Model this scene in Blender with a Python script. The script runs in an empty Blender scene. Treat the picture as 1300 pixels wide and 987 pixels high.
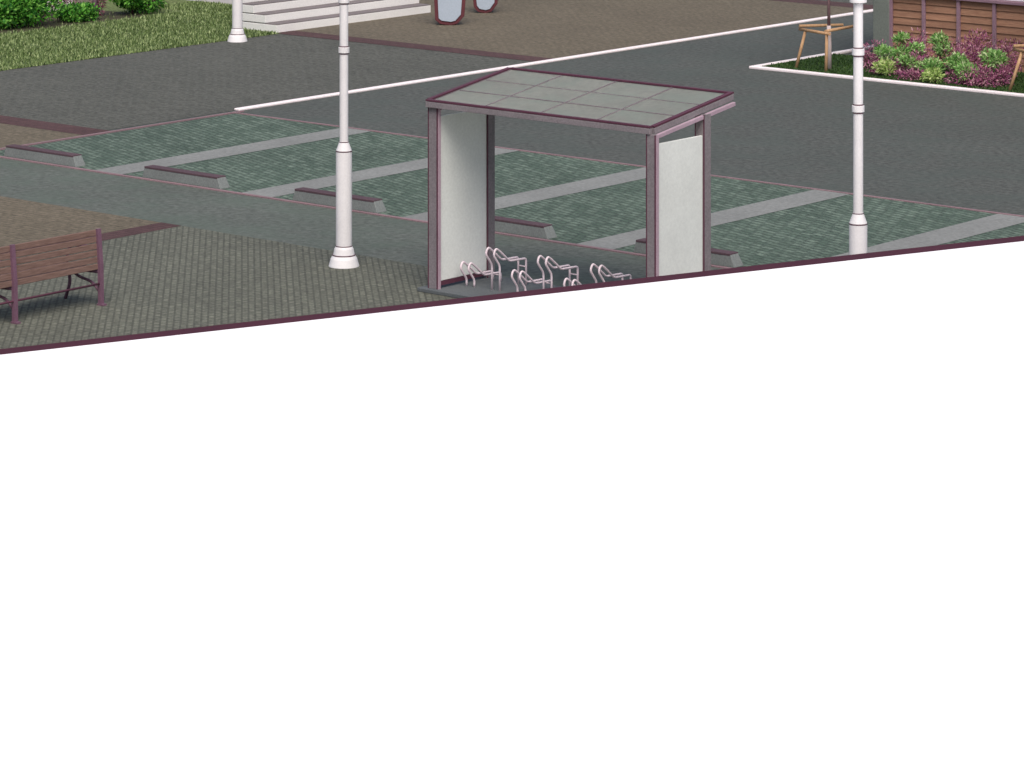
import bpy, bmesh, math, random
from mathutils import Vector, Matrix

random.seed(11)
scene = bpy.context.scene
col = scene.collection
TH = math.radians(49.86)
SN, CS = math.sin(TH), math.cos(TH)
H = 7.2                      # camera height; x runs along the kerbs to the right, y along the parking bays


def lin(r, g, b):
    f = lambda c: (c / 255 / 12.92) if c <= 10 else ((c / 255 + .055) / 1.055) ** 2.4
    return (f(r), f(g), f(b), 1)


# ------------------------------------------------------------------ materials
def new_mat(name):
    m = bpy.data.materials.new(name)
    m.use_nodes = True
    nt = m.node_tree
    return m, nt, nt.nodes['Principled BSDF']


def noise(nt, vec, scale, detail=4, rough=.6):
    n = nt.nodes.new('ShaderNodeTexNoise')
    n.inputs['Scale'].default_value = scale
    n.inputs['Detail'].default_value = detail
    n.inputs['Roughness'].default_value = rough
    nt.links.new(vec, n.inputs['Vector'])
    return n.outputs['Fac']


def ramp(nt, fac, stops):
    r = nt.nodes.new('ShaderNodeValToRGB')
    e = r.color_ramp.elements
    while len(e) < len(stops):
        e.new(.5)
    for i, (p, c) in enumerate(stops):
        e[i].position = p
        e[i].color = c
    nt.links.new(fac, r.inputs['Fac'])
    return r.outputs['Color']


def mix(nt, fac, a, b, mode='MIX'):
    m = nt.nodes.new('ShaderNodeMix')
    m.data_type = 'RGBA'
    m.blend_type = mode
    for sock, v in ((m.inputs[0], fac), (m.inputs[6], a), (m.inputs[7], b)):
        if hasattr(v, 'is_output'):
            nt.links.new(v, sock)
        else:
            sock.default_value = v
    return m.outputs[2]


def coords(nt, kind='Object', scale=(1, 1, 1), rot=0):
    tc = nt.nodes.new('ShaderNodeTexCoord')
    mp = nt.nodes.new('ShaderNodeMapping')
    mp.inputs['Scale'].default_value = scale
    mp.inputs['Rotation'].default_value = (0, 0, rot)
    nt.links.new(tc.outputs[kind], mp.inputs['Vector'])
    return mp.outputs['Vector']


def bump(nt, bsdf, height, dist=.01, strength=.5):
    b = nt.nodes.new('ShaderNodeBump')
    b.inputs['Distance'].default_value = dist
    b.inputs['Strength'].default_value = strength
    nt.links.new(height, b.inputs['Height'])
    nt.links.new(b.outputs['Normal'], bsdf.inputs['Normal'])


def shade(c, k):
    return (c[0] * k, c[1] * k, c[2] * k, 1)


def grainy(name, c, fine=60, big=.8, amp=.22, bigamp=.16, rough=.85, bmp=.004, tint=None):
    """speckled mineral / painted surface with broad soft staining"""
    m, nt, b = new_mat(name)
    v = coords(nt)
    f = noise(nt, v, fine, 3, .7)
    g = noise(nt, v, big, 5, .6)
    a = ramp(nt, f, [(.34, shade(c, 1 - amp)), (.66, shade(c, 1 + amp))])
    t = tint or shade(c, 1)
    s = ramp(nt, g, [(.3, (1 - bigamp,) * 3 + (1,)), (.7, (1 + bigamp,) * 3 + (1,))])
    o = mix(nt, 1.0, a, s, 'MULTIPLY')
    if tint:
        g2 = ramp(nt, noise(nt, v, big * 2.3, 4), [(.42, (0, 0, 0, 1)), (.62, (1, 1, 1, 1))])
        o = mix(nt, mix(nt, .5, (0, 0, 0, 1), g2), o, mix(nt, 1.0, s, tint, 'MULTIPLY'))
    nt.links.new(o, b.inputs['Base Color'])
    b.inputs['Roughness'].default_value = rough
    b.inputs['Specular IOR Level'].default_value = .25
    if bmp:
        bump(nt, b, f, bmp)
    return m


def bricks(name, c1, c2, mortar, bw, rh, mort=.012, rot=0, amp=.2, stain=.18, fine=70, rough=.9, offset=.5):
    m, nt, b = new_mat(name)
    v = coords(nt, rot=rot)
    br = nt.nodes.new('ShaderNodeTexBrick')
    br.offset = offset
    br.inputs['Scale'].default_value = 1
    br.inputs['Brick Width'].default_value = bw
    br.inputs['Row Height'].default_value = rh
    br.inputs['Mortar Size'].default_value = mort
    br.inputs['Mortar Smooth'].default_value = .4
    br.inputs['Color1'].default_value = c1
    br.inputs['Color2'].default_value = c2
    br.inputs['Mortar'].default_value = mortar
    nt.links.new(v, br.inputs['Vector'])
    f = noise(nt, v, fine, 3, .7)
    g = noise(nt, v, .5, 5, .65)
    a = ramp(nt, f, [(.34, (1 - amp,) * 3 + (1,)), (.66, (1 + amp,) * 3 + (1,))])
    s = ramp(nt, g, [(.3, (1 - stain, 1 - stain, 1 - stain, 1)), (.7, (1 + stain, 1 + stain, 1 + stain * .9, 1))])
    o = mix(nt, 1.0, mix(nt, 1.0, br.outputs['Color'], a, 'MULTIPLY'), s, 'MULTIPLY')
    nt.links.new(o, b.inputs['Base Color'])
    b.inputs['Roughness'].default_value = rough
    b.inputs['Specular IOR Level'].default_value = .2
    inv = nt.nodes.new('ShaderNodeMath')
    inv.operation = 'SUBTRACT'
    inv.inputs[0].default_value = 1
    nt.links.new(br.outputs['Fac'], inv.inputs[1])
    bump(nt, b, inv.outputs[0], .006, .6)
    return m


def leafy(name, stops, rough=.55, trans=.15):
    """every leaf or blade gets its own tone"""
    m, nt, b = new_mat(name)
    geo = nt.nodes.new('ShaderNodeNewGeometry')
    c = ramp(nt, geo.outputs['Random Per Island'], stops)
    nt.links.new(c, b.inputs['Base Color'])
    b.inputs['Roughness'].default_value = rough
    b.inputs['Specular IOR Level'].default_value = .3
    tr = nt.nodes.new('ShaderNodeBsdfTranslucent')
    nt.links.new(c, tr.inputs['Color'])
    ms = nt.nodes.new('ShaderNodeMixShader')
    ms.inputs[0].default_value = trans
    nt.links.new(b.outputs[0], ms.inputs[1])
    nt.links.new(tr.outputs[0], ms.inputs[2])
    nt.links.new(ms.outputs[0], nt.nodes['Material Output'].inputs['Surface'])
    return m


def wood(name, c, dark, axis_scale, rough=.75, plank=None):
    m, nt, b = new_mat(name)
    v = coords(nt, scale=axis_scale)
    f = noise(nt, v, 6, 6, .65)
    o = ramp(nt, f, [(.3, dark), (.7, c)])
    if plank:
        sep = nt.nodes.new('ShaderNodeSeparateXYZ')
        tc = nt.nodes.new('ShaderNodeTexCoord')
        nt.links.new(tc.outputs['Object'], sep.inputs[0])
        g = noise(nt, coords(nt, scale=(.7, .7, 1 / plank)), 1.0, 1)
        o = mix(nt, 1.0, o, ramp(nt, g, [(.35, (.8, .78, .75, 1)), (.65, (1.15, 1.12, 1.05, 1))]), 'MULTIPLY')
    nt.links.new(o, b.inputs['Base Color'])
    b.inputs['Roughness'].default_value = rough
    b.inputs['Specular IOR Level'].default_value = .2
    bump(nt, b, f, .004)
    return m


M = {}
M['asphalt'] = grainy('asphalt', lin(80, 82, 78), 12, .5, .34, .06, tint=lin(76, 83, 78))
M['walkway'] = grainy('walkway_asphalt', lin(90, 94, 88), 12, .5, .3, .10, tint=lin(86, 97, 87))
M['grey_brick'] = bricks('grey_brick', lin(87, 87, 81), lin(76, 77, 71), lin(92, 92, 87), .2, .1, .014, amp=.32, stain=.08, fine=15)
M['tan_brick'] = bricks('tan_brick', lin(108, 99, 85), lin(100, 92, 78), lin(93, 86, 74), .2, .1, .012, amp=.28, stain=.08, fine=14)
M['near_brick'] = bricks('olive_brick', lin(105, 106, 95), lin(92, 93, 84), lin(82, 83, 75), .14, .07, .012, rot=.79, amp=.28, stain=.10, fine=18)
M['band'] = bricks('maroon_brick', lin(88, 66, 66), lin(80, 60, 60), lin(72, 54, 55), .2, .1, .01, amp=.25, stain=.12)
M['bay'] = bricks('green_paver', lin(74, 89, 78), lin(100, 114, 102), lin(66, 76, 70), .2, .1, .014, rot=.35, amp=.34, stain=.12, fine=20)
M['strip'] = grainy('strip_concrete', lin(126, 127, 124), 18, .9, .14, .10)
M['edging'] = grainy('edging', lin(134, 110, 114), 60, 1.5, .12, .12)
M['white_kerb'] = grainy('kerb_paint', lin(238, 226, 226), 30, 2, .05, .05)
M['white_stone'] = grainy('white_stone', lin(233, 230, 226), 40, 1.1, .05, .05)
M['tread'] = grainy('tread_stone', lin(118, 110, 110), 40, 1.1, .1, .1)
M['plaster'] = grainy('plaster', lin(206, 200, 202), 40, .9, .04, .06)
M['page_block'] = grainy('page_white', (.94, .94, .94, 1), 20, .4, .01, .01, bmp=0)
M['page_border'] = grainy('border_maroon', lin(70, 32, 45), 40, 1.3, .1, .1)
M['lamp'] = grainy('lamp_paint', lin(223, 219, 219), 45, 3, .04, .05, rough=.5, bmp=.001)
M['ring'] = grainy('ring_paint', lin(96, 70, 78), 50, 4, .1, .1, rough=.5, bmp=0)
M['frame'] = grainy('frame_grey', lin(128, 120, 123), 40, 2.5, .14, .12, rough=.55, bmp=.001)
M['edge'] = grainy('edge_maroon', lin(88, 52, 66), 55, 2.5, .1, .1, rough=.6, bmp=0)
M['lit_face'] = grainy('lit_mauve', lin(172, 148, 160), 55, 2.5, .08, .08, rough=.55, bmp=.001)  # lighter mauve: brightness of the sun-facing sides put into the colour
M['panel'] = grainy('panel_white', lin(220, 222, 217), 30, 1.6, .05, .05, rough=.6, bmp=.001)
M['roof'] = grainy('roof_sheet', lin(158, 158, 150), 16, 1.5, .2, .08, rough=.6, bmp=.001, tint=lin(150, 162, 152))
_nt = M['roof'].node_tree
_tr = _nt.nodes.new('ShaderNodeBsdfTranslucent')
_tr.inputs['Color'].default_value = (.8, .82, .8, 1)
_mx = _nt.nodes.new('ShaderNodeMixShader')
_mx.inputs[0].default_value = .55
_nt.links.new(_nt.nodes['Principled BSDF'].outputs[0], _mx.inputs[1])
_nt.links.new(_tr.outputs[0], _mx.inputs[2])
_nt.links.new(_mx.outputs[0], _nt.nodes['Material Output'].inputs['Surface'])
M['joint'] = grainy('roof_joint', lin(122, 112, 116), 50, 2, .1, .1, bmp=0)
M['plate'] = grainy('base_plate', lin(92, 96, 98), 50, 1.5, .12, .12)
M['rack'] = grainy('rack_tube', lin(226, 208, 214), 40, 4, .04, .04, rough=.4, bmp=0)
M['stop'] = grainy('stop_concrete', lin(114, 118, 116), 45, 2, .14, .12)
M['stop_top'] = grainy('stop_top', lin(84, 66, 72), 45, 2, .12, .15)
M['bench_wood'] = wood('bench_wood', lin(134, 108, 98), lin(100, 78, 71), (14, 1.2, 14))
M['iron'] = grainy('bench_iron', lin(112, 82, 98), 50, 4, .12, .1, rough=.6, bmp=.001)
M['plank'] = wood('plank_wood', lin(170, 132, 110), lin(144, 106, 88), (1.3, 12, 12), plank=.13)
M['post'] = grainy('post_mauve', lin(142, 114, 126), 50, 2, .1, .1, bmp=.001)
M['pillar'] = grainy('pillar_grey', lin(118, 123, 116), 30, 1.4, .12, .1)
M['window_frame'] = grainy('window_white', lin(232, 226, 232), 40, 2, .03, .03, bmp=0)
M['stake'] = wood('stake_wood', lin(196, 160, 122), lin(160, 122, 90), (6, 6, 1.2))
M['bark'] = wood('bark', lin(150, 120, 122), lin(96, 72, 80), (10, 10, 1))
M['wrap'] = wood('trunk_wrap', lin(204, 190, 188), lin(166, 150, 148), (10, 10, 30))
M['shade_soil'] = grainy('shade_soil', lin(70, 66, 50), 30, 1.5, .35, .2, tint=lin(58, 62, 44))
M['turf'] = grainy('turf', lin(92, 104, 62), 22, 1.2, .5, .2)
M['bed'] = grainy('bed_turf', lin(48, 70, 32), 22, 1.2, .45, .2)
M['grass'] = leafy('grass_blades', [(0, lin(56, 74, 40)), (.3, lin(88, 108, 58)), (.65, lin(122, 142, 86)), (1, lin(174, 186, 134))])
M['bed_grass'] = leafy('bed_blades', [(0, lin(36, 58, 22)), (.6, lin(56, 84, 36)), (1, lin(78, 104, 50))])
M['hedge'] = leafy('hedge_leaf', [(0, lin(20, 62, 16)), (.35, lin(48, 112, 30)), (.75, lin(96, 162, 52)), (1, lin(148, 200, 96))], trans=.25)
M['maroon_leaf'] = leafy('maroon_leaf', [(0, lin(72, 36, 50)), (.5, lin(116, 62, 84)), (.85, lin(150, 90, 108)), (1, lin(190, 150, 150))], trans=.2)
M['magenta_leaf'] = leafy('magenta_leaf', [(0, lin(116, 56, 90)), (.5, lin(170, 96, 134)), (.85, lin(204, 146, 162)), (1, lin(236, 204, 200))], trans=.3)
M['green_leaf'] = leafy('green_leaf', [(0, lin(84, 132, 62)), (.5, lin(138, 188, 100)), (.85, lin(180, 212, 142)), (1, lin(220, 222, 180))], trans=.3)
M['lime_leaf'] = leafy('lime_leaf', [(0, lin(122, 154, 76)), (.5, lin(172, 200, 110)), (1, lin(222, 226, 170))], trans=.3)
M['crown_leaf'] = leafy('crown_leaf', [(0, lin(52, 84, 38)), (.6, lin(84, 120, 58)), (1, lin(120, 150, 80))], trans=.2)
M['twig'] = grainy('twig', lin(88, 62, 62), 40, 4, .2, .1)
M['slab'] = grainy('slab_pale', lin(168, 178, 190), 40, 1.6, .05, .05, rough=.6, bmp=.001)
M['slab_edge'] = grainy('slab_edge', lin(96, 50, 56), 40, 2, .1, .1, rough=.7, bmp=0)
mg, ntg, bg_ = new_mat('dark_glass')
bg_.inputs['Base Color'].default_value = lin(84, 72, 96)
bg_.inputs['Roughness'].default_value = .08
M['glass'] = mg
ml, ntl, bl_ = new_mat('lantern_glass')
bl_.inputs['Base Color'].default_value = lin(232, 230, 220)
bl_.inputs['Roughness'].default_value = .25
M['lantern'] = ml


# ------------------------------------------------------------------ builders
class MB:
    def __init__(self):
        self.bm = bmesh.new()
        self.mi = 0

    def poly(self, pts):
        f = self.bm.faces.new([self.bm.verts.new(p) for p in pts])
        f.material_index = self.mi
        return f

    def box(self, x0, y0, z0, x1, y1, z1):
        return self.prism([(x0, y0), (x1, y0), (x1, y1), (x0, y1)], z0, z1)

    def prism(self, pts, z0, z1):
        lo = [self.bm.verts.new((p[0], p[1], z0)) for p in pts]
        hi = [self.bm.verts.new((p[0], p[1], z1)) for p in pts]
        n = len(pts)
        fs = [self.bm.faces.new(lo[::-1]), self.bm.faces.new(hi)]
        for i in range(n):
            fs.append(self.bm.faces.new((lo[i], lo[(i + 1) % n], hi[(i + 1) % n], hi[i])))
        for f in fs:
            f.material_index = self.mi
        return fs

    def hull8(self, a, b):
        """solid between two quads with matching corner order"""
        va = [self.bm.verts.new(p) for p in a]
        vb = [self.bm.verts.new(p) for p in b]
        n = len(a)
        fs = [self.bm.faces.new(va[::-1]), self.bm.faces.new(vb)]
        for i in range(n):
            fs.append(self.bm.faces.new((va[i], va[(i + 1) % n], vb[(i + 1) % n], vb[i])))
        for f in fs:
            f.material_index = self.mi

    def bar(self, p, q, w, h, up=(0, 0, 1)):
        p, q = Vector(p), Vector(q)
        d = (q - p).normalized()
        s = d.cross(Vector(up))
        s = s.normalized() if s.length > 1e-4 else Vector((1, 0, 0))
        t = s.cross(d).normalized()
        r = [s * (w / 2) + t * (h / 2), -s * (w / 2) + t * (h / 2), -s * (w / 2) - t * (h / 2), s * (w / 2) - t * (h / 2)]
        self.hull8([p + k for k in r], [q + k for k in r])

    def tube(self, pts, rad, n=8, smooth=True, taper=None):
        pts = [Vector(p) for p in pts]
        rings = []
        ref = None
        for i, p in enumerate(pts):
            a = pts[max(i - 1, 0)]
            b = pts[min(i + 1, len(pts) - 1)]
            d = (b - a).normalized()
            if ref is None:
                ref = d.orthogonal().normalized()
            ref = (ref - d * ref.dot(d)).normalized()
            o = d.cross(ref)
            r = rad if taper is None else rad + (taper - rad) * i / (len(pts) - 1)
            rings.append([self.bm.verts.new(p + (ref * math.cos(2 * math.pi * k / n) + o * math.sin(2 * math.pi * k / n)) * r) for k in range(n)])
        for i in range(len(rings) - 1):
            for k in range(n):
                f = self.bm.faces.new((rings[i][k], rings[i][(k + 1) % n], rings[i + 1][(k + 1) % n], rings[i + 1][k]))
                f.smooth = smooth
                f.material_index = self.mi
        self.bm.faces.new(rings[0][::-1]).material_index = self.mi
        self.bm.faces.new(rings[-1]).material_index = self.mi

    def lathe(self, prof, cx=0, cy=0, n=32):
        rings = [[self.bm.verts.new((cx + r * math.cos(2 * math.pi * k / n), cy + r * math.sin(2 * math.pi * k / n), z)) for k in range(n)] for r, z in prof]
        for i in range(len(rings) - 1):
            flat = abs(prof[i][1] - prof[i + 1][1]) < 1e-6
            for k in range(n):
                f = self.bm.faces.new((rings[i][k], rings[i][(k + 1) % n], rings[i + 1][(k + 1) % n], rings[i + 1][k]))
                f.smooth = not flat
        self.bm.faces.new(rings[0][::-1])
        self.bm.faces.new(rings[-1])
        for i, ring in enumerate(rings):
            if 0 < i < len(rings) - 1:
                a0 = math.atan2(prof[i][0] - prof[i - 1][0], prof[i][1] - prof[i - 1][1])
                a1 = math.atan2(prof[i + 1][0] - prof[i][0], prof[i + 1][1] - prof[i][1])
                if abs(a0 - a1) < .2:
                    continue
            for k in range(n):
                e = self.bm.edges.get((ring[k], ring[(k + 1) % n]))
                if e:
                    e.smooth = False

    def build(self, name, mats, parent=None, bevel=0, local=False):
        me = bpy.data.meshes.new(name)
        if parent is not None and not local:
            w = Vector(parent.location)
            if parent.parent:
                w += Vector(parent.parent.location)
            bmesh.ops.translate(self.bm, verts=self.bm.verts, vec=-w)
        bmesh.ops.recalc_face_normals(self.bm, faces=self.bm.faces)
        self.bm.to_mesh(me)
        self.bm.free()
        for m in (mats if isinstance(mats, (list, tuple)) else [mats]):
            me.materials.append(m)
        o = bpy.data.objects.new(name, me)
        col.objects.link(o)
        if parent is not None:
            o.parent = parent
        if bevel:
            b = o.modifiers.new('soft_edge', 'BEVEL')
            b.width = bevel
            b.segments = 2
            b.limit_method = 'ANGLE'
        return o


def tag(o, label=None, cat=None, group=None, kind=None):
    for k, v in (('label', label), ('category', cat), ('group', group), ('kind', kind)):
        if v:
            o[k] = v
    return o


def thing(name, loc, label, cat, group=None):
    o = bpy.data.objects.new(name, None)
    o.empty_display_size = .2
    o.location = loc
    col.objects.link(o)
    return tag(o, label, cat, group)


def copy_tree(o, parent=None):
    c = o.copy()
    col.objects.link(c)
    if parent is not None:
        c.parent = parent
    for ch in [k for k in bpy.data.objects if k.parent == o]:
        copy_tree(ch, c)
    return c


# ------------------------------------------------------------------ the ground
def sheet(name, rects, mat, z):
    b = MB()
    for x0, y0, x1, y1 in rects:
        b.poly([(x0, y0, z), (x1, y0, z), (x1, y1, z), (x0, y1, z)])
    return tag(b.build(name, mat), kind='structure')


sheet('ground', [(-400, -300, 300, 400)], M['asphalt'], 0)
sheet('walkway', [(-70, 28.2, 10, 30.24)], M['walkway'], .004)
sheet('brick_paving', [(-41.25, 32.84, -35.26, 42.55)], M['grey_brick'], .004)
sheet('paving_band', [(-41.25, 32.32, -35.1, 32.84), (-42.0, 42.55, -35.26, 43.05), (-29.30, 0, -28.95, 28.2), (-60, 52.4, -35.26, 53.0)], M['band'], .008)
sheet('plaza_paving', [(-70, 28.2 + 2.08, -35.1, 32.32), (-60, 43.05, -35.26, 52.4), (-70, 0, -29.30, 28.2)], M['tan_brick'], .006)
sheet('far_paving', [(-60, 53.0, -35.26, 80)], M['grey_brick'], .006)
sheet('near_paving', [(-28.95, 0, 10, 28.2)], M['near_brick'], .006)
sheet('parking_bays', [(-35.0, 30.28, -8.0, 35.2)], M['bay'], .006)
b = MB()
for k in range(9):
    u0 = -32.78 + 2.73 * k
    b.poly([(u0, 30.28, .010), (u0 + .54, 30.28, .010), (u0 + .5, 35.2, .010), (u0 - .05, 35.2, .010)])
tag(b.build('bay_dividers', M['strip']), kind='structure')
b = MB()
b.box(-35.05, 30.23, 0, -8.0, 30.29, .018)
b.box(-35.05, 35.19, 0, -8.0, 35.24, .018)
b.box(-35.10, 30.23, 0, -35.05, 35.42, .018)
tag(b.build('parking_edging', M['edging']), kind='structure')
# white kerbs
b = MB()
b.box(-35.26, 35.42, 0, -35.14, 58, .036)
tag(b.build('kerb', M['white_kerb'], bevel=.012), kind='structure')
b = MB()
b.box(-32.2, 44.14, 0, -18, 44.25, .045)
b.box(-32.2, 44.25, 0, -32.09, 52, .045)
tag(b.build('kerb', M['white_kerb'], bevel=.012), kind='structure')
sheet('planting_bed', [(-32.09, 44.25, -18, 46.40)], M['bed'], .03)
sheet('lawn', [(-47.5, 30, -41.25, 42.62), (-47.5, 42.62, -42.45, 45.2)], M['turf'], .010)
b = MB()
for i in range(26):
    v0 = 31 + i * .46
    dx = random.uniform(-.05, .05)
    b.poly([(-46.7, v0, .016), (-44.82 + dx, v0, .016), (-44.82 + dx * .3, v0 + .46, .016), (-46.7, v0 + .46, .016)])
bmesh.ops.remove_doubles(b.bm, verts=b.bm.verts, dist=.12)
tag(b.build('shade_soil_bed', M['shade_soil']), kind='structure')  # dark tone paints the shade strip at the bush foot over bed soil


def blades(name, x0, y0, x1, y1, n, hgt, mat, z0, lean=.6, keep=None):
    b = MB()
    bm = b.bm
    for i in range(n):
        x, y = random.uniform(x0, x1), random.uniform(y0, y1)
        if keep and not keep(x, y):
            continue
        a = random.uniform(0, 6.283)
        h = hgt * random.uniform(.5, 1.3)
        w = .011 * random.uniform(.7, 1.6)
        lx, ly = math.cos(a) * h * lean * random.random(), math.sin(a) * h * lean * random.random()
        c = a + 1.57 + random.uniform(-.6, .6)
        wx, wy = math.cos(c) * w, math.sin(c) * w
        bm.faces.new((bm.verts.new((x - wx, y - wy, z0)), bm.verts.new((x + wx, y + wy, z0)), bm.verts.new((x + lx, y + ly, z0 + h))))
    return tag(b.build(name, mat), kind='stuff')


tag(blades('lawn_grass', -45.9, 34.6, -41.22, 45.15, 60000, .05, M['grass'], .008,
           keep=lambda x, y: (x < -42.55 or y < 42.55) and (x > -44.85 + random.uniform(-.08, .08) or y > 43.9 or random.random() < .05)),
    'olive mown lawn strip between the leafy bushes and grey paving', 'grass')
tag(blades('bed_grass', -32.06, 44.28, -25, 46.38, 22000, .038, M['bed_grass'], .02),
    'dark green grass growing inside the white kerbed planting bed', 'grass')


# ------------------------------------------------------------------ added white block and maroon border, standing in for the blank page
def cam2world(X, Z):
    return Vector((X * SN - Z * CS, X * CS + Z * SN))


TZ = 1.4
e0, e1 = Vector((-4.10, 26.89)), Vector((4.86, 31.89))
i0, i1 = Vector((-4.07, 26.70)), Vector((4.81, 31.62))
ext = lambda p, q, s: p + (q - p) * s
E0, E1 = ext(e0, e1, -.9), ext(e0, e1, 1.9)
I0, I1 = ext(i0, i1, -.9), ext(i0, i1, 1.9)
near0, near1 = Vector((E0.x, -6)), Vector((E1.x, -6))
b = MB()
b.prism([cam2world(*p) for p in (near0, near1, I1, I0)], -.05, TZ)
page_obj = tag(b.build('page_block', M['page_block']), kind='structure')
b = MB()
b.prism([cam2world(*p) for p in (I0, I1, E1, E0)], -.05, TZ + .004)
b.build('page_border', M['page_border'], page_obj)

# ------------------------------------------------------------------ white steps and the plinth behind the lawn
st = thing('stone_steps', (-41.9, 44.65, 0), 'white stone steps with grey treads at the lawn end', 'steps')
R, T = .153, .285
for k in range(5):
    x1 = -41.37 - k * T
    b = MB()
    zt = R * (k + 1)
    b.box(-42.45 if k < 4 else -42.92, 42.62 if k < 4 else 44.9, zt - R + (.002 if k else 0), x1, 46.72, zt - .016)
    b.build('riser', M['white_stone'], st, bevel=.006)
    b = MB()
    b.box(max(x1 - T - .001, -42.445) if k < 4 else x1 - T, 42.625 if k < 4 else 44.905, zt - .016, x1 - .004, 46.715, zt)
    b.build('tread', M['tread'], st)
b = MB()
b.box(-44.2, 44.9, 0, -42.452, 46.7, .6)
b.build('landing', M['white_stone'], st)

pl = thing('plinth_wall', (-48, 45.4, 0), 'pale mauve plinth wall with a dark vertical joint behind the lawn', 'wall')
b = MB()
for x0, x1 in ((-54, -50.2), (-50.19, -45.81), (-45.8, -44.21)):
    b.box(x0, 45.2, 0, x1, 45.6, .95)
b.build('wall_block', M['plaster'], pl, bevel=.006)
b = MB()
b.box(-54, 45.15, .95, -44.2, 45.64, 1.03)
b.build('cap', M['white_stone'], pl, bevel=.008)

lw = thing('garden_wall', (-46.9, 39, 0), 'low whitish garden wall showing between the bright green bushes', 'wall')
b = MB()
b.box(-47.0, 34, 0, -46.8, 42.75, .62)
b.build('wall_block', M['white_kerb'], lw, bevel=.008)
b = MB()
b.box(-47.03, 33.97, .62, -46.77, 42.78, .68)
b.build('cap', M['white_stone'], lw, bevel=.008)
b = MB()
b.tube([(-45.62, 42.22, 0), (-45.62, 42.22, 1.1)], .045, 10)
gp = b.build('garden_post', M['post'])
tag(gp, 'thin mauve post standing among maroon leaves behind the bushes', 'post')

# ------------------------------------------------------------------ street lamps
LAMP = [(-25.75, 27.61, 'white street lamp standing whole on the olive paving left of the bike shelter'),
        (-41.06, 41.33, 'white street lamp in front of the white stone steps, base beside the lawn'),
        (-18.75, 27.53, 'white street lamp right of the bike shelter, its foot hidden by the blank white page block')]


def make_lamp():
    t = thing('street_lamp', (0, 0, 0), LAMP[0][2], 'street lamp', 'white street lamps')
    b = MB()
    b.lathe([(.172, 0), (.172, .012), (.150, .09), (.128, .13), (.122, .134), (.108, .20), (.092, .232)])
    b.build('base_flange', M['lamp'], t, local=True)
    b = MB()
    b.lathe([(.09, .232), (.09, 1.285), (.088, 1.305), (.055, 1.395), (.052, 1.405)])
    b.build('lower_column', M['lamp'], t, local=True)
    b = MB()
    b.lathe([(.0495, 1.405), (.0475, 4.0)])
    b.build('pole', M['lamp'], t, local=True)
    for z in (2.43, 2.99, 3.03):
        b = MB()
        b.lathe([(.049, z - .035), (.062, z - .03), (.062, z + .03), (.049, z + .035)])
        c = b.build('collar', M['lamp'], t, local=True) if z != 3.03 else None
        if c is None:
            b.bm.free()
    for r, z in ((.131, .132), (.0945, .2315), (.0915, 1.296), (.0555, 1.398), (.0535, 2.39), (.0535, 2.47), (.0535, 2.95), (.0535, 3.03)):
        b = MB()
        b.lathe([(r - .006, z - .006), (r, z - .006), (r, z + .006), (r - .006, z + .006)])
        b.build('joint_ring', M['ring'], t, local=True)
    b = MB()
    b.lathe([(.05, 3.47), (.085, 3.48), (.085, 3.6), (.06, 3.66), (.05, 3.67)])
    b.build('bracket_collar', M['lamp'], t, local=True)
    b = MB()
    b.lathe([(.05, 4.0), (.12, 4.05), (.13, 4.08), (.17, 4.36), (.165, 4.38)])
    b.build('lantern', M['lantern'], t, local=True)
    b = MB()
    b.lathe([(.21, 4.38), (.2, 4.41), (.09, 4.52), (.03, 4.56), (.02, 4.62)])
    b.build('lantern_cap', M['lamp'], t, local=True)
    return t


lamp0 = make_lamp()
for i, (x, y, lab) in enumerate(LAMP):
    o = lamp0 if i == 0 else copy_tree(lamp0)
    o.location = (x, y, 0)
    o['label'] = lab

# ------------------------------------------------------------------ wheel stops
SL = ['grey wheel stop in the leftmost parking bay by the plaza corner',
      'grey wheel stop in the second bay from the left, left of the near lamp',
      'grey wheel stop partly hidden behind the near white street lamp',
      'grey wheel stop seen through the bike shelter beside its left panel',
      'grey wheel stop partly hidden behind the right panel of the bike shelter']


def make_stop():
    t = thing('wheel_stop', (0, 0, 0), SL[0], 'wheel stop', 'wheel stops along the parking bays')
    w, h, L = .075, .135, .72
    b = MB()
    b.hull8([(-L, -w - .015, 0), (L, -w - .015, 0), (L, w + .015, 0), (-L, w + .015, 0)],
            [(-L + .03, -w, h), (L - .07, -w, h), (L - .07, w, h), (-L + .03, w, h)])
    b.build('block', M['stop'], t, bevel=.006, local=True)
    b = MB()
    b.box(-L + .03, -w - .004, h - .014, L - .07, w + .004, h + .012)
    b.build('top_strip', M['stop_top'], t, bevel=.004, local=True)
    return t


stop0 = make_stop()
for k, lab in enumerate(SL):
    o = stop0 if k == 0 else copy_tree(stop0)
    o.location = (-33.87 + 2.705 * k, 30.43, .006)
    o['label'] = lab

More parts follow.
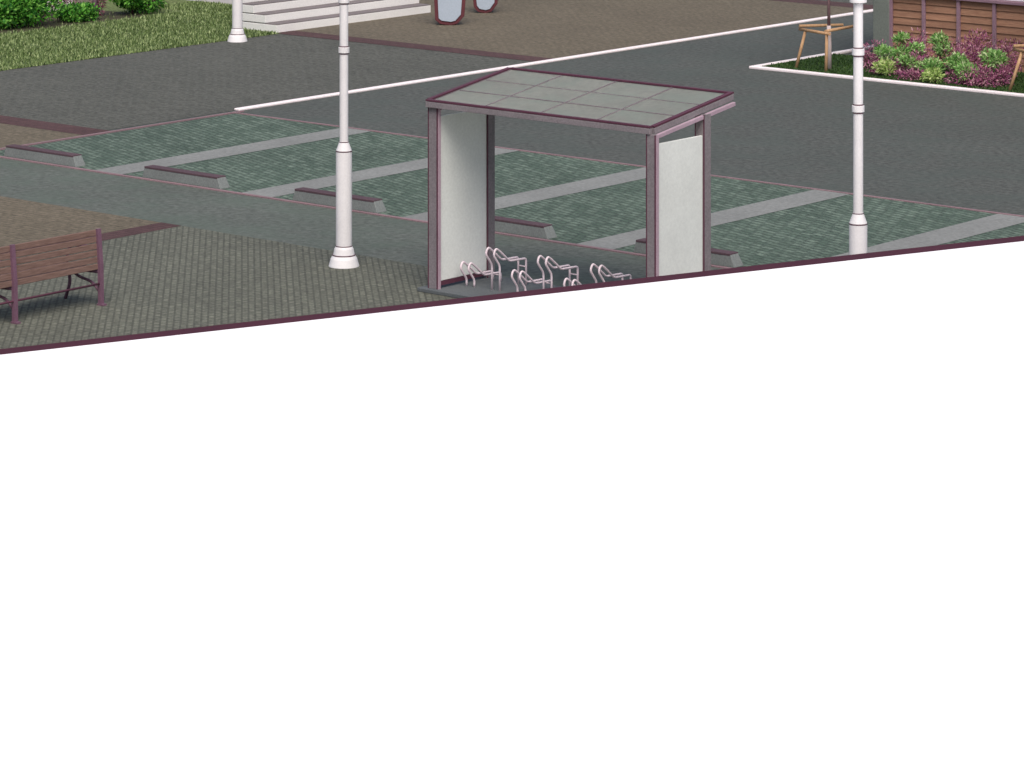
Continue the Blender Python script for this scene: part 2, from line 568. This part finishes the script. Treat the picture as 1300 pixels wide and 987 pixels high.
# ------------------------------------------------------------------ bike shelter
sh = thing('bike_shelter', (-22.5, 27.6, 0), 'mauve framed bike shelter with sloping sheet roof and two pale side panels', 'bike shelter')
ZF, ZB, VF, VB = 2.055, 2.255, 27.10, 28.50
UL, UR = -24.05, -21.0
rz = lambda v: ZF + (ZB - ZF) * (v - VF) / (VB - VF)
b = MB()
b.box(-24.16, 27.06, .006, -20.86, 28.12, .05)
b.build('base_plate', M['plate'], sh, bevel=.008)
for (x0, x1) in ((-24.05, -23.92), (-21.05, -20.935)):
    for (y0, y1) in ((27.12, 27.17), (27.955, 28.075)) if x0 < -23 else ((27.09, 27.14), (27.915, 28.035)):
        top = rz(y0) - .05
        b = MB()
        b.box(x0, y0, .05, x1, y1, top)
        p = b.build('post', M['frame'], sh, bevel=.004)
        b = MB()
        if y0 < 27.5:
            b.box(x1 + .0005, y0 + .006, .05, x1 + .012, y1 - .006, top)
            b.build('lit_post_face', M['lit_face'], p)  # paler strip paints the lit side of the front posts
        b = MB()
        for xx in (x0 - .003, x1 - .008):
            b.box(xx, y0 - .005, .05, xx + .011, y0 + .005, top)
        b.build('edge_trim', M['edge'], p)
for (x0, y0, y1) in ((-23.965, 27.18, 27.95), (-20.98, 27.15, 27.91)):
    b = MB()
    b.box(x0, y0, .13, x0 + .03, y1, 1.905)
    p = b.build('side_panel', M['panel'], sh, bevel=.003)
    b = MB()
    b.box(x0 - .004, y0 + .002, .08, x0 + .036, y1 - .002, .125)
    b.build('bottom_rail', M['edge'], p)
b = MB()
t_ = .05
b.hull8([(UL + .04, VF + .04, rz(VF) - .01), (UR - .04, VF + .04, rz(VF) - .01), (UR - .04, VB - .04, rz(VB) - .01), (UL + .04, VB - .04, rz(VB) - .01)],
        [(UL + .04, VF + .04, rz(VF) + .012), (UR - .04, VF + .04, rz(VF) + .012), (UR - .04, VB - .04, rz(VB) + .012), (UL + .04, VB - .04, rz(VB) + .012)])
rf = b.build('roof_sheet', M['roof'], sh)
b = MB()
for k in (1, 2):
    v = VF + .04 + (VB - VF - .08) * k / 3
    b.bar((UL + .05, v, rz(v) + .014), (UR - .05, v, rz(v) + .014), .014, .008)
for k in range(1, 4):
    u = UL + (UR - UL) * k / 4
    b.bar((u, VF + .05, rz(VF) + .015), (u, VB - .05, rz(VB) + .015), .014, .008)
b.build('sheet_joint', M['joint'], rf)
for nm, p, q in (('front_fascia', (UL, VF, rz(VF) - .02), (UR, VF, rz(VF) - .02)), ('rear_fascia', (UL, VB, rz(VB) - .02), (UR, VB, rz(VB) - .02)),
                 ('side_fascia', (UL, VF + .03, rz(VF) - .0185), (UL, VB - .03, rz(VB) - .0165)), ('side_fascia', (UR, VF + .03, rz(VF) - .0185), (UR, VB - .03, rz(VB) - .0165))):
    b = MB()
    b.bar(p, q, .055, .06)
    f = b.build(nm, M['frame'], sh, bevel=.004)
    b = MB()
    up = Vector((0, 0, .045))
    b.bar(Vector(p) + up, Vector(q) + up, .05, .018)
    b.build('edge_trim', M['edge'], f)
b = MB()
b.bar((UR + .045, VF + .02, rz(VF) - .075), (UR + .045, VB - .03, rz(VB - .05) - .075), .036, .042)
b.build('side_beam', M['lit_face'], sh, bevel=.004)
b = MB()
b.bar((UL + .06, VF + .05, rz(VF) - .085), (UL + .06, VB + .02, rz(VB) - .085), .04, .045)
b.build('side_beam', M['lit_face'], sh, bevel=.004)


# ------------------------------------------------------------------ bike racks
def arc(pts, n=5, r=.04):
    """round the corners of a polyline"""
    out = [Vector(pts[0])]
    for i in range(1, len(pts) - 1):
        a, p, c = Vector(pts[i - 1]), Vector(pts[i]), Vector(pts[i + 1])
        ra = min(r, (a - p).length * .45, (c - p).length * .45)
        s, e = p + (a - p).normalized() * ra, p + (c - p).normalized() * ra
        for k in range(n + 1):
            t = k / n
            out.append(s * (1 - t) ** 2 + p * 2 * t * (1 - t) + e * t * t)
    out.append(Vector(pts[-1]))
    return out


RL = {True: ['tall hooped white bike rack against the left panel of the shelter', 'tall hooped white bike rack in the middle of the shelter',
             'tall hooped white bike rack nearest the right post of the shelter'],
      False: ['low hooped white bike rack in front of the left shelter panel', 'low hooped white bike rack between two tall racks, mid shelter',
              'low hooped white bike rack mostly hidden, left of the rightmost rack']}


def make_rack(high):
    t = thing('bike_rack', (0, 0, 0), RL[high][0], 'bike rack', 'bike racks under the shelter')
    dz = 0 if high else -.195
    for x in (-.055, .055):
        b = MB()
        pr = [(x, .02, .0), (x, .02, .27 + dz), (x, -.085, .40 + dz), (x, -.045, .47 + dz), (x, .03, .42 + dz), (x, .18, .30 + dz),
              (x, .46, .29 + dz), (x, .46, .0)]
        b.tube(arc(pr, 5, .035), .012, 8)
        b.build('hoop', M['rack'], t, local=True)
    b = MB()
    b.tube([(-.055, .46, .2 + dz if high else .06), (.055, .46, .2 + dz if high else .06)], .007, 8)
    b.build('crossbar', M['rack'], t, local=True)
    return t


for high, xs in ((True, (-23.40, -22.68, -21.96)), (False, (-23.76, -23.04, -22.32))):
    r0 = make_rack(high)
    for i, x in enumerate(xs):
        o = r0 if i == 0 else copy_tree(r0)
        o.location = (x, 27.46, .05)
        o['label'] = RL[high][i]

# ------------------------------------------------------------------ bench
bn = thing('park_bench', (-26.45, 23.2, 0), 'brown slatted park bench with mauve iron frames, seen from behind', 'bench')
for k in range(6):
    z = .415 + k * .071
    off = -.0 - k * .006
    b = MB()
    b.hull8([(-26.27 + off, 21.9, z - .031), (-26.245 + off, 21.9, z - .031), (-26.245 + off, 24.38, z - .031), (-26.27 + off, 24.38, z - .031)],
            [(-26.275 + off, 21.9, z + .031), (-26.25 + off, 21.9, z + .031), (-26.25 + off, 24.38, z + .031), (-26.275 + off, 24.38, z + .031)])
    b.build('back_slat', M['bench_wood'], bn, bevel=.006)
for k in range(5):
    x = -26.36 - k * .095
    b = MB()
    b.box(x - .04, 21.9, .375, x + .04, 24.38, .4)
    b.build('seat_slat', M['bench_wood'], bn, bevel=.006)
for v in (24.36, 23.16, 21.96):
    b = MB()
    b.bar((-26.225, v, 0.02), (-26.235, v, .45), .05, .04, up=(1, 0, 0))
    b.bar((-26.235, v, .45), (-26.27, v, .81), .05, .035, up=(1, 0, 0))
    b.bar((-26.26, v, .012), (-26.17, v, .012), .06, .024)
    b.tube(arc([(-26.25, v, .36), (-26.5, v, .345), (-26.78, v, .36)], 4, .1), .02, 8)
    b.tube(arc([(-26.24, v, .14), (-26.36, v, .24), (-26.58, v, .27), (-26.74, v, .35)], 5, .12), .016, 8)
    b.tube(arc([(-26.74, v, .35), (-26.70, v, .2), (-26.78, v, .01)], 4, .1), .018, 8)
    b.tube(arc([(-26.26, v, .6), (-26.5, v, .61), (-26.74, v, .58), (-26.76, v, .36)], 5, .1), .016, 8)
    b.build('iron_frame', M['iron'], bn)
b = MB()
b.tube([(-26.23, 21.96, .235), (-26.23, 24.36, .235)], .012, 8)
b.build('stretcher', M['edge'], bn)


# ------------------------------------------------------------------ plants
def leaf(bm, p, d, n, L, W):
    d = d.normalized()
    s = d.cross(n)
    s = s.normalized() if s.length > 1e-3 else d.orthogonal().normalized()
    n = s.cross(d)
    a = bm.verts.new(p)
    c = bm.verts.new(p + d * L * .5 + n * L * .06)
    l = bm.verts.new(p + d * L * .42 + s * W * .5)
    r = bm.verts.new(p + d * L * .42 - s * W * .5)
    e = bm.verts.new(p + d * L - n * L * .1)
    bm.faces.new((a, l, c))
    bm.faces.new((a, c, r))
    bm.faces.new((l, e, c))
    bm.faces.new((c, e, r))


def rnd_dir():
    while True:
        v = Vector((random.uniform(-1, 1), random.uniform(-1, 1), random.uniform(-1, 1)))
        if .05 < v.length < 1:
            return v.normalized()


def leaf_mass(blobs, n, L, W, up=.35):
    """leaves spread through several overlapping lobes"""
    b = MB()
    tot = sum(rx * ry * rz_ for (_, (rx, ry, rz_)) in blobs)
    for c, (rx, ry, rz_) in blobs:
        for i in range(int(n * rx * ry * rz_ / tot)):
            d = rnd_dir()
            r = random.uniform(.25, 1) ** .45
            p = Vector((c[0] + d.x * rx * r, c[1] + d.y * ry * r, c[2] + d.z * rz_ * r))
            if p.z < .02:
                continue
            dd = (d + rnd_dir() * .8 + Vector((0, 0, up)))
            leaf(b.bm, p, dd, (d + Vector((0, 0, .8)) + rnd_dir() * .5), L * random.uniform(.6, 1.25), W * random.uniform(.7, 1.2))
    return b


def stems(t, x, y, n, r, h):
    b = MB()
    for i in range(n):
        a = random.uniform(0, 6.28)
        q = r * random.uniform(.3, 1)
        b.tube([(x + random.uniform(-.03, .03), y + random.uniform(-.03, .03), 0), (x + math.cos(a) * q * .5, y + math.sin(a) * q * .5, h * .5),
                (x + math.cos(a) * q, y + math.sin(a) * q, h)], .008, 5, taper=.003)
    b.build('stem', M['twig'], t)


def lobes(x, y, rx, ry, h, n):
    out = []
    for i in range(n):
        k = random.uniform(.45, .75)
        out.append(((x + random.uniform(-1, 1) * rx * .55, y + random.uniform(-1, 1) * ry * .55, h * random.uniform(.28, .66)),
                    (rx * k, ry * k, h * .42 * random.uniform(.75, 1.05))))
    return out


def shrub(name, x, y, rx, ry, h, n, L, W, mat, label, cat, group, nl=6, z_low=0):
    t = thing(name, (x, y, 0), label, cat, group)
    bl = lobes(x, y, rx, ry, h - z_low, nl)
    if z_low:
        bl = [((c[0], c[1], c[2] + z_low), r) for c, r in bl]
    leaf_mass(bl, n, L, W).build('foliage', mat, t)
    stems(t, x, y, 7, min(rx, ry) * .8, h * .6)
    return t


G1 = 'bright green bushes along the lawn'
shrub('green_bush', -45.42, 39.95, .42, .95, .66, 5200, .085, .05, M['hedge'], 'largest bright green bush at the left edge of the lawn', 'bush', G1, 11)
shrub('green_bush', -45.38, 41.47, .32, .36, .31, 2300, .075, .045, M['hedge'], 'lowest bright green bush between the other two', 'bush', G1, 8)
shrub('green_bush', -45.38, 42.92, .38, .52, .64, 3600, .08, .046, M['hedge'], 'bright green bush at the right end of the lawn row', 'bush', G1, 9)
G2 = 'maroon leaved shrubs behind the green bushes'
shrub('maroon_shrub', -46.1, 40.35, .24, .7, .92, 1700, .055, .028, M['maroon_leaf'], 'maroon shrub rising behind the largest green bush', 'shrub', G2, 7, .3)
shrub('maroon_shrub', -45.85, 41.02, .16, .16, .42, 420, .05, .024, M['maroon_leaf'], 'narrow maroon shrub between the largest and the lowest green bush', 'shrub', G2, 4)
shrub('maroon_shrub', -46.0, 41.85, .22, .44, .70, 1400, .05, .024, M['maroon_leaf'], 'dusky maroon shrub above the lowest green bush', 'shrub', G2, 6, .15)
shrub('maroon_shrub', -45.65, 42.33, .14, .14, .6, 500, .05, .024, M['maroon_leaf'], 'slim maroon shrub around the thin mauve post', 'shrub', G2, 4)
shrub('maroon_shrub', -45.55, 43.58, .14, .12, .62, 500, .05, .024, M['maroon_leaf'], 'slim maroon shrub at the right end of the bush row', 'shrub', G2, 4)

# planting bed on the right
G3 = 'magenta leaved shrubs in the kerbed bed'
MG = [(-30.57, 45.3, .22, .2, .42, 'magenta shrub just right of the white lamp post, left end of bed'),
      (-29.95, 44.78, .30, .18, .22, 'low magenta shrub below the lime rosette near the white lamp'),
      (-30.11, 45.75, .36, .24, .66, 'magenta shrub at the back below the leftmost fence posts'),
      (-29.52, 44.95, .32, .24, .36, 'magenta shrub between the two lime rosettes'),
      (-29.30, 44.55, .34, .15, .14, 'creeping magenta shrub on the kerb left of the front lime rosette'),
      (-29.05, 45.5, .38, .24, .54, 'magenta shrub right of the tallest green clump'),
      (-28.90, 45.85, .30, .22, .66, 'tallest magenta shrub against the planks by the third mauve post'),
      (-28.35, 44.56, .32, .16, .18, 'creeping magenta shrub by the kerb below the sagging green clump'),
      (-28.02, 44.62, .28, .18, .28, 'low magenta shrub by the kerb left of the right wooden stake'),
      (-28.06, 45.35, .26, .22, .64, 'upright magenta shrub behind the arching green clump'),
      (-27.85, 44.85, .2, .16, .32, 'small magenta shrub touching the right wooden tree stake')]
for x, y, rx, ry, h, lab in MG:
    shrub('magenta_shrub', x, y, rx * 1.1, ry, h * 1.08 + .03, int(2700 * (rx * h) ** .6), .062, .02, M['magenta_leaf'], lab, 'shrub', G3, 8)
G4 = 'green leaved clumps among magenta shrubs'
GC = [(-30.27, 45.66, .49, .11, .09, 'small green clump at the top left of the planting', 'green_leaf'),
      (-30.20, 45.05, .33, .17, .10, 'green clump beside the white lamp post, above the first lime rosette', 'green_leaf'),
      (-29.85, 45.05, .33, .19, .12, 'green clump left of centre, below the first bare post', 'green_leaf'),
      (-29.66, 45.2, .40, .13, .11, 'narrow green clump below and left of the tallest clump', 'green_leaf'),
      (-29.33, 45.4, .50, .20, .18, 'tallest green clump standing against the planks', 'green_leaf'),
      (-29.88, 44.66, .17, .19, .11, 'lime green rosette near the kerb beside the white lamp', 'lime_leaf'),
      (-29.12, 44.8, .24, .25, .10, 'broad flat green clump in the middle of the bed', 'green_leaf'),
      (-28.86, 44.45, .14, .19, .11, 'lime green rosette at the kerb, front middle of bed', 'lime_leaf'),
      (-28.38, 44.6, .25, .25, .13, 'green clump sagging towards the kerb', 'green_leaf'),
      (-29.55, 44.8, .27, .16, .09, 'small flat green clump left of the broad middle clump', 'green_leaf'),
      (-28.70, 44.9, .33, .17, .12, 'green clump between the broad middle clump and the sagging one', 'green_leaf'),
      (-28.10, 44.95, .40, .23, .18, 'arching green clump at the right end of the bed', 'green_leaf')]
for x, y, z, rx, rzz, lab, mm in GC:
    t = thing('green_clump', (x, y, 0), lab, 'plant', G4)
    bl = [((x, y, z), (rx * .75, .12, rzz * .8))]
    for k in range(4):
        a = random.uniform(0, 6.28)
        bl.append(((x + math.cos(a) * rx * .55, y + random.uniform(-.06, .06), z + math.sin(a) * rzz * .5), (rx * .5, .1, rzz * .5)))
    leaf_mass(bl, int(3400 * (rx * rzz) ** .55), .075, .026, up=.5).build('foliage', M[mm], t)
    b = MB()
    for k in range(6):
        a = k * 1.05
        b.tube([(x, y, 0), (x + math.cos(a) * rx * .3, y + math.sin(a) * .05, z * .6), (x + math.cos(a) * rx * .6, y + math.sin(a) * .08, z)], .007, 5, taper=.003)
    b.build('stem', M['twig'], t)

# ------------------------------------------------------------------ staked young trees


def staked_tree(T, corners, feet, bars, label, slabel):
    t = thing('young_tree', (T[0], T[1], 0), label, 'tree')
    b = MB()
    b.tube([(T[0], T[1], 0), (T[0] + .004, T[1], .4), (T[0], T[1], .74)], .047, 12, taper=.034)
    b.build('trunk_wrap', M['wrap'], t)
    b = MB()
    b.tube([(T[0], T[1], .74), (T[0] - .01, T[1] + .01, 1.3), (T[0] + .01, T[1], 2.0), (T[0], T[1], 3.0)], .027, 10, taper=.012)
    for i in range(9):
        a = i * 2.4
        z = 1.9 + .12 * i
        b.tube([(T[0], T[1], z), (T[0] + math.cos(a) * .3, T[1] + math.sin(a) * .3, z + .35), (T[0] + math.cos(a) * .55, T[1] + math.sin(a) * .55, z + .6)], .011, 6, taper=.004)
    b.build('trunk', M['bark'], t)
    bl = [((T[0] + math.cos(i * 2.4) * .42, T[1] + math.sin(i * 2.4) * .42, 2.35 + .13 * i), (.3, .3, .25)) for i in range(9)]
    leaf_mass(bl, 1500, .09, .05).build('crown', M['crown_leaf'], t)
    s = thing('tree_stakes', (T[0], T[1], 0), slabel, 'tree support')
    for f, c in feet:
        b = MB()
        b.tube([(f[0], f[1], 0), (c[0], c[1], c[2])], .027, 10, taper=.024)
        b.build('stake', M['stake'], s)
    for p, q in bars:
        b = MB()
        d = (Vector(q) - Vector(p)).normalized() * .06
        b.tube([Vector(p) - d, Vector(q) + d], .026, 10, taper=.024)
        b.build('crossbar', M['stake'], s)


staked_tree((-31.02, 44.71), None,
            [((-31.54, 44.52), (-31.42, 44.62, .62)), ((-30.89, 44.44), (-30.88, 44.45, .62)), ((-30.78, 45.5), (-30.92, 45.28, .62))],
            [((-31.50, 44.66, .70), (-31.12, 45.16, .70)), ((-31.50, 44.64, .645), (-30.86, 44.44, .645)), ((-30.90, 44.50, .68), (-30.95, 45.26, .68))],
            'thin young tree with wrapped pale trunk left of the right white lamp', 'three wooden stakes with crossbars holding the tree by the bed corner')
staked_tree((-27.0, 44.72), None,
            [((-27.51, 44.5), (-27.36, 44.63, .62)), ((-26.88, 44.46), (-26.87, 44.47, .62)), ((-26.78, 45.4), (-26.92, 45.26, .62))],
            [((-27.48, 44.68, .70), (-27.1, 45.14, .70)), ((-27.48, 44.66, .645), (-26.86, 44.46, .645)), ((-26.88, 44.52, .68), (-26.93, 45.24, .68))],
            'young tree just beyond the right border, trunk hidden from view', 'wooden tree stake and crossbars at the right edge before the planks')

# ------------------------------------------------------------------ plank clad kiosk
kb = thing('kiosk', (-27.6, 48.5, 0), 'brown plank clad building with mauve posts behind the magenta planting', 'building')
b = MB()
b.box(-31.31, 46.40, 0, -30.99, 46.8, 2.9)
b.build('corner_pillar', M['pillar'], kb, bevel=.01)
b = MB()
for k in range(9):
    b.hull8([(-30.985, 46.452, .02 + k * .12), (-24, 46.452, .02 + k * .12), (-24, 46.5, .02 + k * .12), (-30.985, 46.5, .02 + k * .12)],
            [(-30.985, 46.472, .134 + k * .12), (-24, 46.472, .134 + k * .12), (-24, 46.5, .134 + k * .12), (-30.985, 46.5, .134 + k * .12)])
b.build('plank_cladding', M['plank'], kb)
for u in (-30.97, -30.33, -29.66, -28.98, -28.31, -27.64, -26.97, -26.3):
    b = MB()
    b.box(u - .03, 46.41, 0, u + .03, 46.451, 1.10)
    b.build('cladding_post', M['post'], kb, bevel=.004)
b = MB()
b.box(-30.985, 46.38, 1.10, -24, 46.7, 1.15)
b.build('sill', M['post'], kb, bevel=.006)
b = MB()
b.box(-30.985, 46.56, 1.152, -24, 46.64, 2.6)
b.build('glazing', M['glass'], kb)
for u0 in (-30.9, -29.3, -27.7, -26.1):
    b = MB()
    for q in ((u0, 1.155, u0 + .05, 2.55), (u0 + 1.45, 1.155, u0 + 1.5, 2.55)):
        b.box(q[0], 46.5, q[1], q[2], 46.558, q[3])
    b.box(u0 + .05, 46.5, 1.155, u0 + 1.45, 46.558, 1.215)
    b.box(u0 + .05, 46.5, 2.49, u0 + 1.45, 46.558, 2.55)
    b.build('window_frame', M['window_frame'], kb)
b = MB()
b.box(-31.25, 46.81, 0, -24, 50.5, 2.9)
b.build('wall', M['pillar'], kb)
b = MB()
b.box(-31.5, 46.1, 2.9, -23.8, 50.7, 3.05)
b.build('roof', M['frame'], kb, bevel=.01)

# ------------------------------------------------------------------ two pale forms of unknown kind, built as rimmed slabs
fw = Vector((-CS, SN))
rt = Vector((SN, CS))


def slab(base, outline, label, s):
    t = thing('rimmed_slab', (base[0], base[1], 0), label, 'slab', 'pale rimmed slabs on the plaza')
    c = Vector((sum(p[0] for p in outline) / len(outline), sum(p[1] for p in outline) / len(outline)))
    P3 = lambda p, dpt: (base[0] + rt.x * p[0] + fw.x * dpt, base[1] + rt.y * p[0] + fw.y * dpt, p[1])
    n = len(outline)
    inner = []
    for i in range(n):
        a, p, q = Vector(outline[i - 1]), Vector(outline[i]), Vector(outline[(i + 1) % n])
        n1 = Vector((-(p - a).y, (p - a).x)).normalized()
        n2 = Vector((-(q - p).y, (q - p).x)).normalized()
        m = (n1 + n2)
        m = m / max(m.dot(n1), .3)
        inner.append(p + m * s)
    b = MB()
    b.hull8([P3(p, 0) for p in outline], [P3(p, .18) for p in outline])
    b.build('rim', M['slab_edge'], t, bevel=.01)
    b = MB()
    b.hull8([P3(p, -.02) for p in inner], [P3(p, -.001) for p in inner])
    b.build('face', M['slab'], t, bevel=.006)


slab((-39.79, 45.43), [(-.25, .10), (-.16, .025), (.04, 0), (.15, .03), (.275, .17), (.30, .5), (.26, 1.2), (-.24, 1.25), (-.275, .6)],
       'larger pale blue grey marker with thick maroon rim by the step end', .065)
slab((-40.52, 47.28), [(-.21, .12), (-.14, .03), (.01, 0), (.12, .03), (.23, .18), (.25, .5), (.2, 1.1), (-.22, 1.15), (-.25, .5)],
       'smaller pale blue grey marker with rounded foot, right of its twin', .06)

# ------------------------------------------------------------------ light, sky, camera
w = bpy.data.worlds.new('World')
scene.world = w
w.use_nodes = True
nt = w.node_tree
sky = nt.nodes.new('ShaderNodeTexSky')
sky.sky_type = 'NISHITA'
sky.sun_disc = False
SUN_EL, AZ = math.radians(54), Vector((.72, -.69))      # where the sun stands: to the right, a little behind the viewer
sky.sun_elevation = SUN_EL
sky.sun_rotation = math.atan2(AZ.x, AZ.y)
sky.air_density = 1.0
sky.dust_density = 4.0
sky.ozone_density = .6
nt.links.new(sky.outputs[0], nt.nodes['Background'].inputs['Color'])
nt.nodes['Background'].inputs['Strength'].default_value = .085
sl = bpy.data.lights.new('sun', 'SUN')
sl.energy = 1.5
sl.angle = math.radians(40)
sl.color = (1, .975, .945)
so = bpy.data.objects.new('sun', sl)
col.objects.link(so)
dirv = Vector((AZ.x * math.cos(SUN_EL), AZ.y * math.cos(SUN_EL), math.sin(SUN_EL)))
so.rotation_euler = dirv.to_track_quat('Z', 'Y').to_euler()

cd = bpy.data.cameras.new('camera')
cam = bpy.data.objects.new('camera', cd)
col.objects.link(cam)
cam.location = (0, 0, H)
cam.rotation_euler = (math.pi / 2, 0, math.atan2(CS, SN))
cd.sensor_fit = 'HORIZONTAL'
cd.sensor_width = 36
cd.lens = 4266 / 1300 * 36
cd.shift_y = -(493.5 + 476) / 1300
cd.clip_end = 2000
scene.camera = cam
vs = scene.view_settings
vs.view_transform = 'Standard'
vs.look = 'None'
vs.exposure = .70
vs.gamma = 1
vs.use_curve_mapping = False
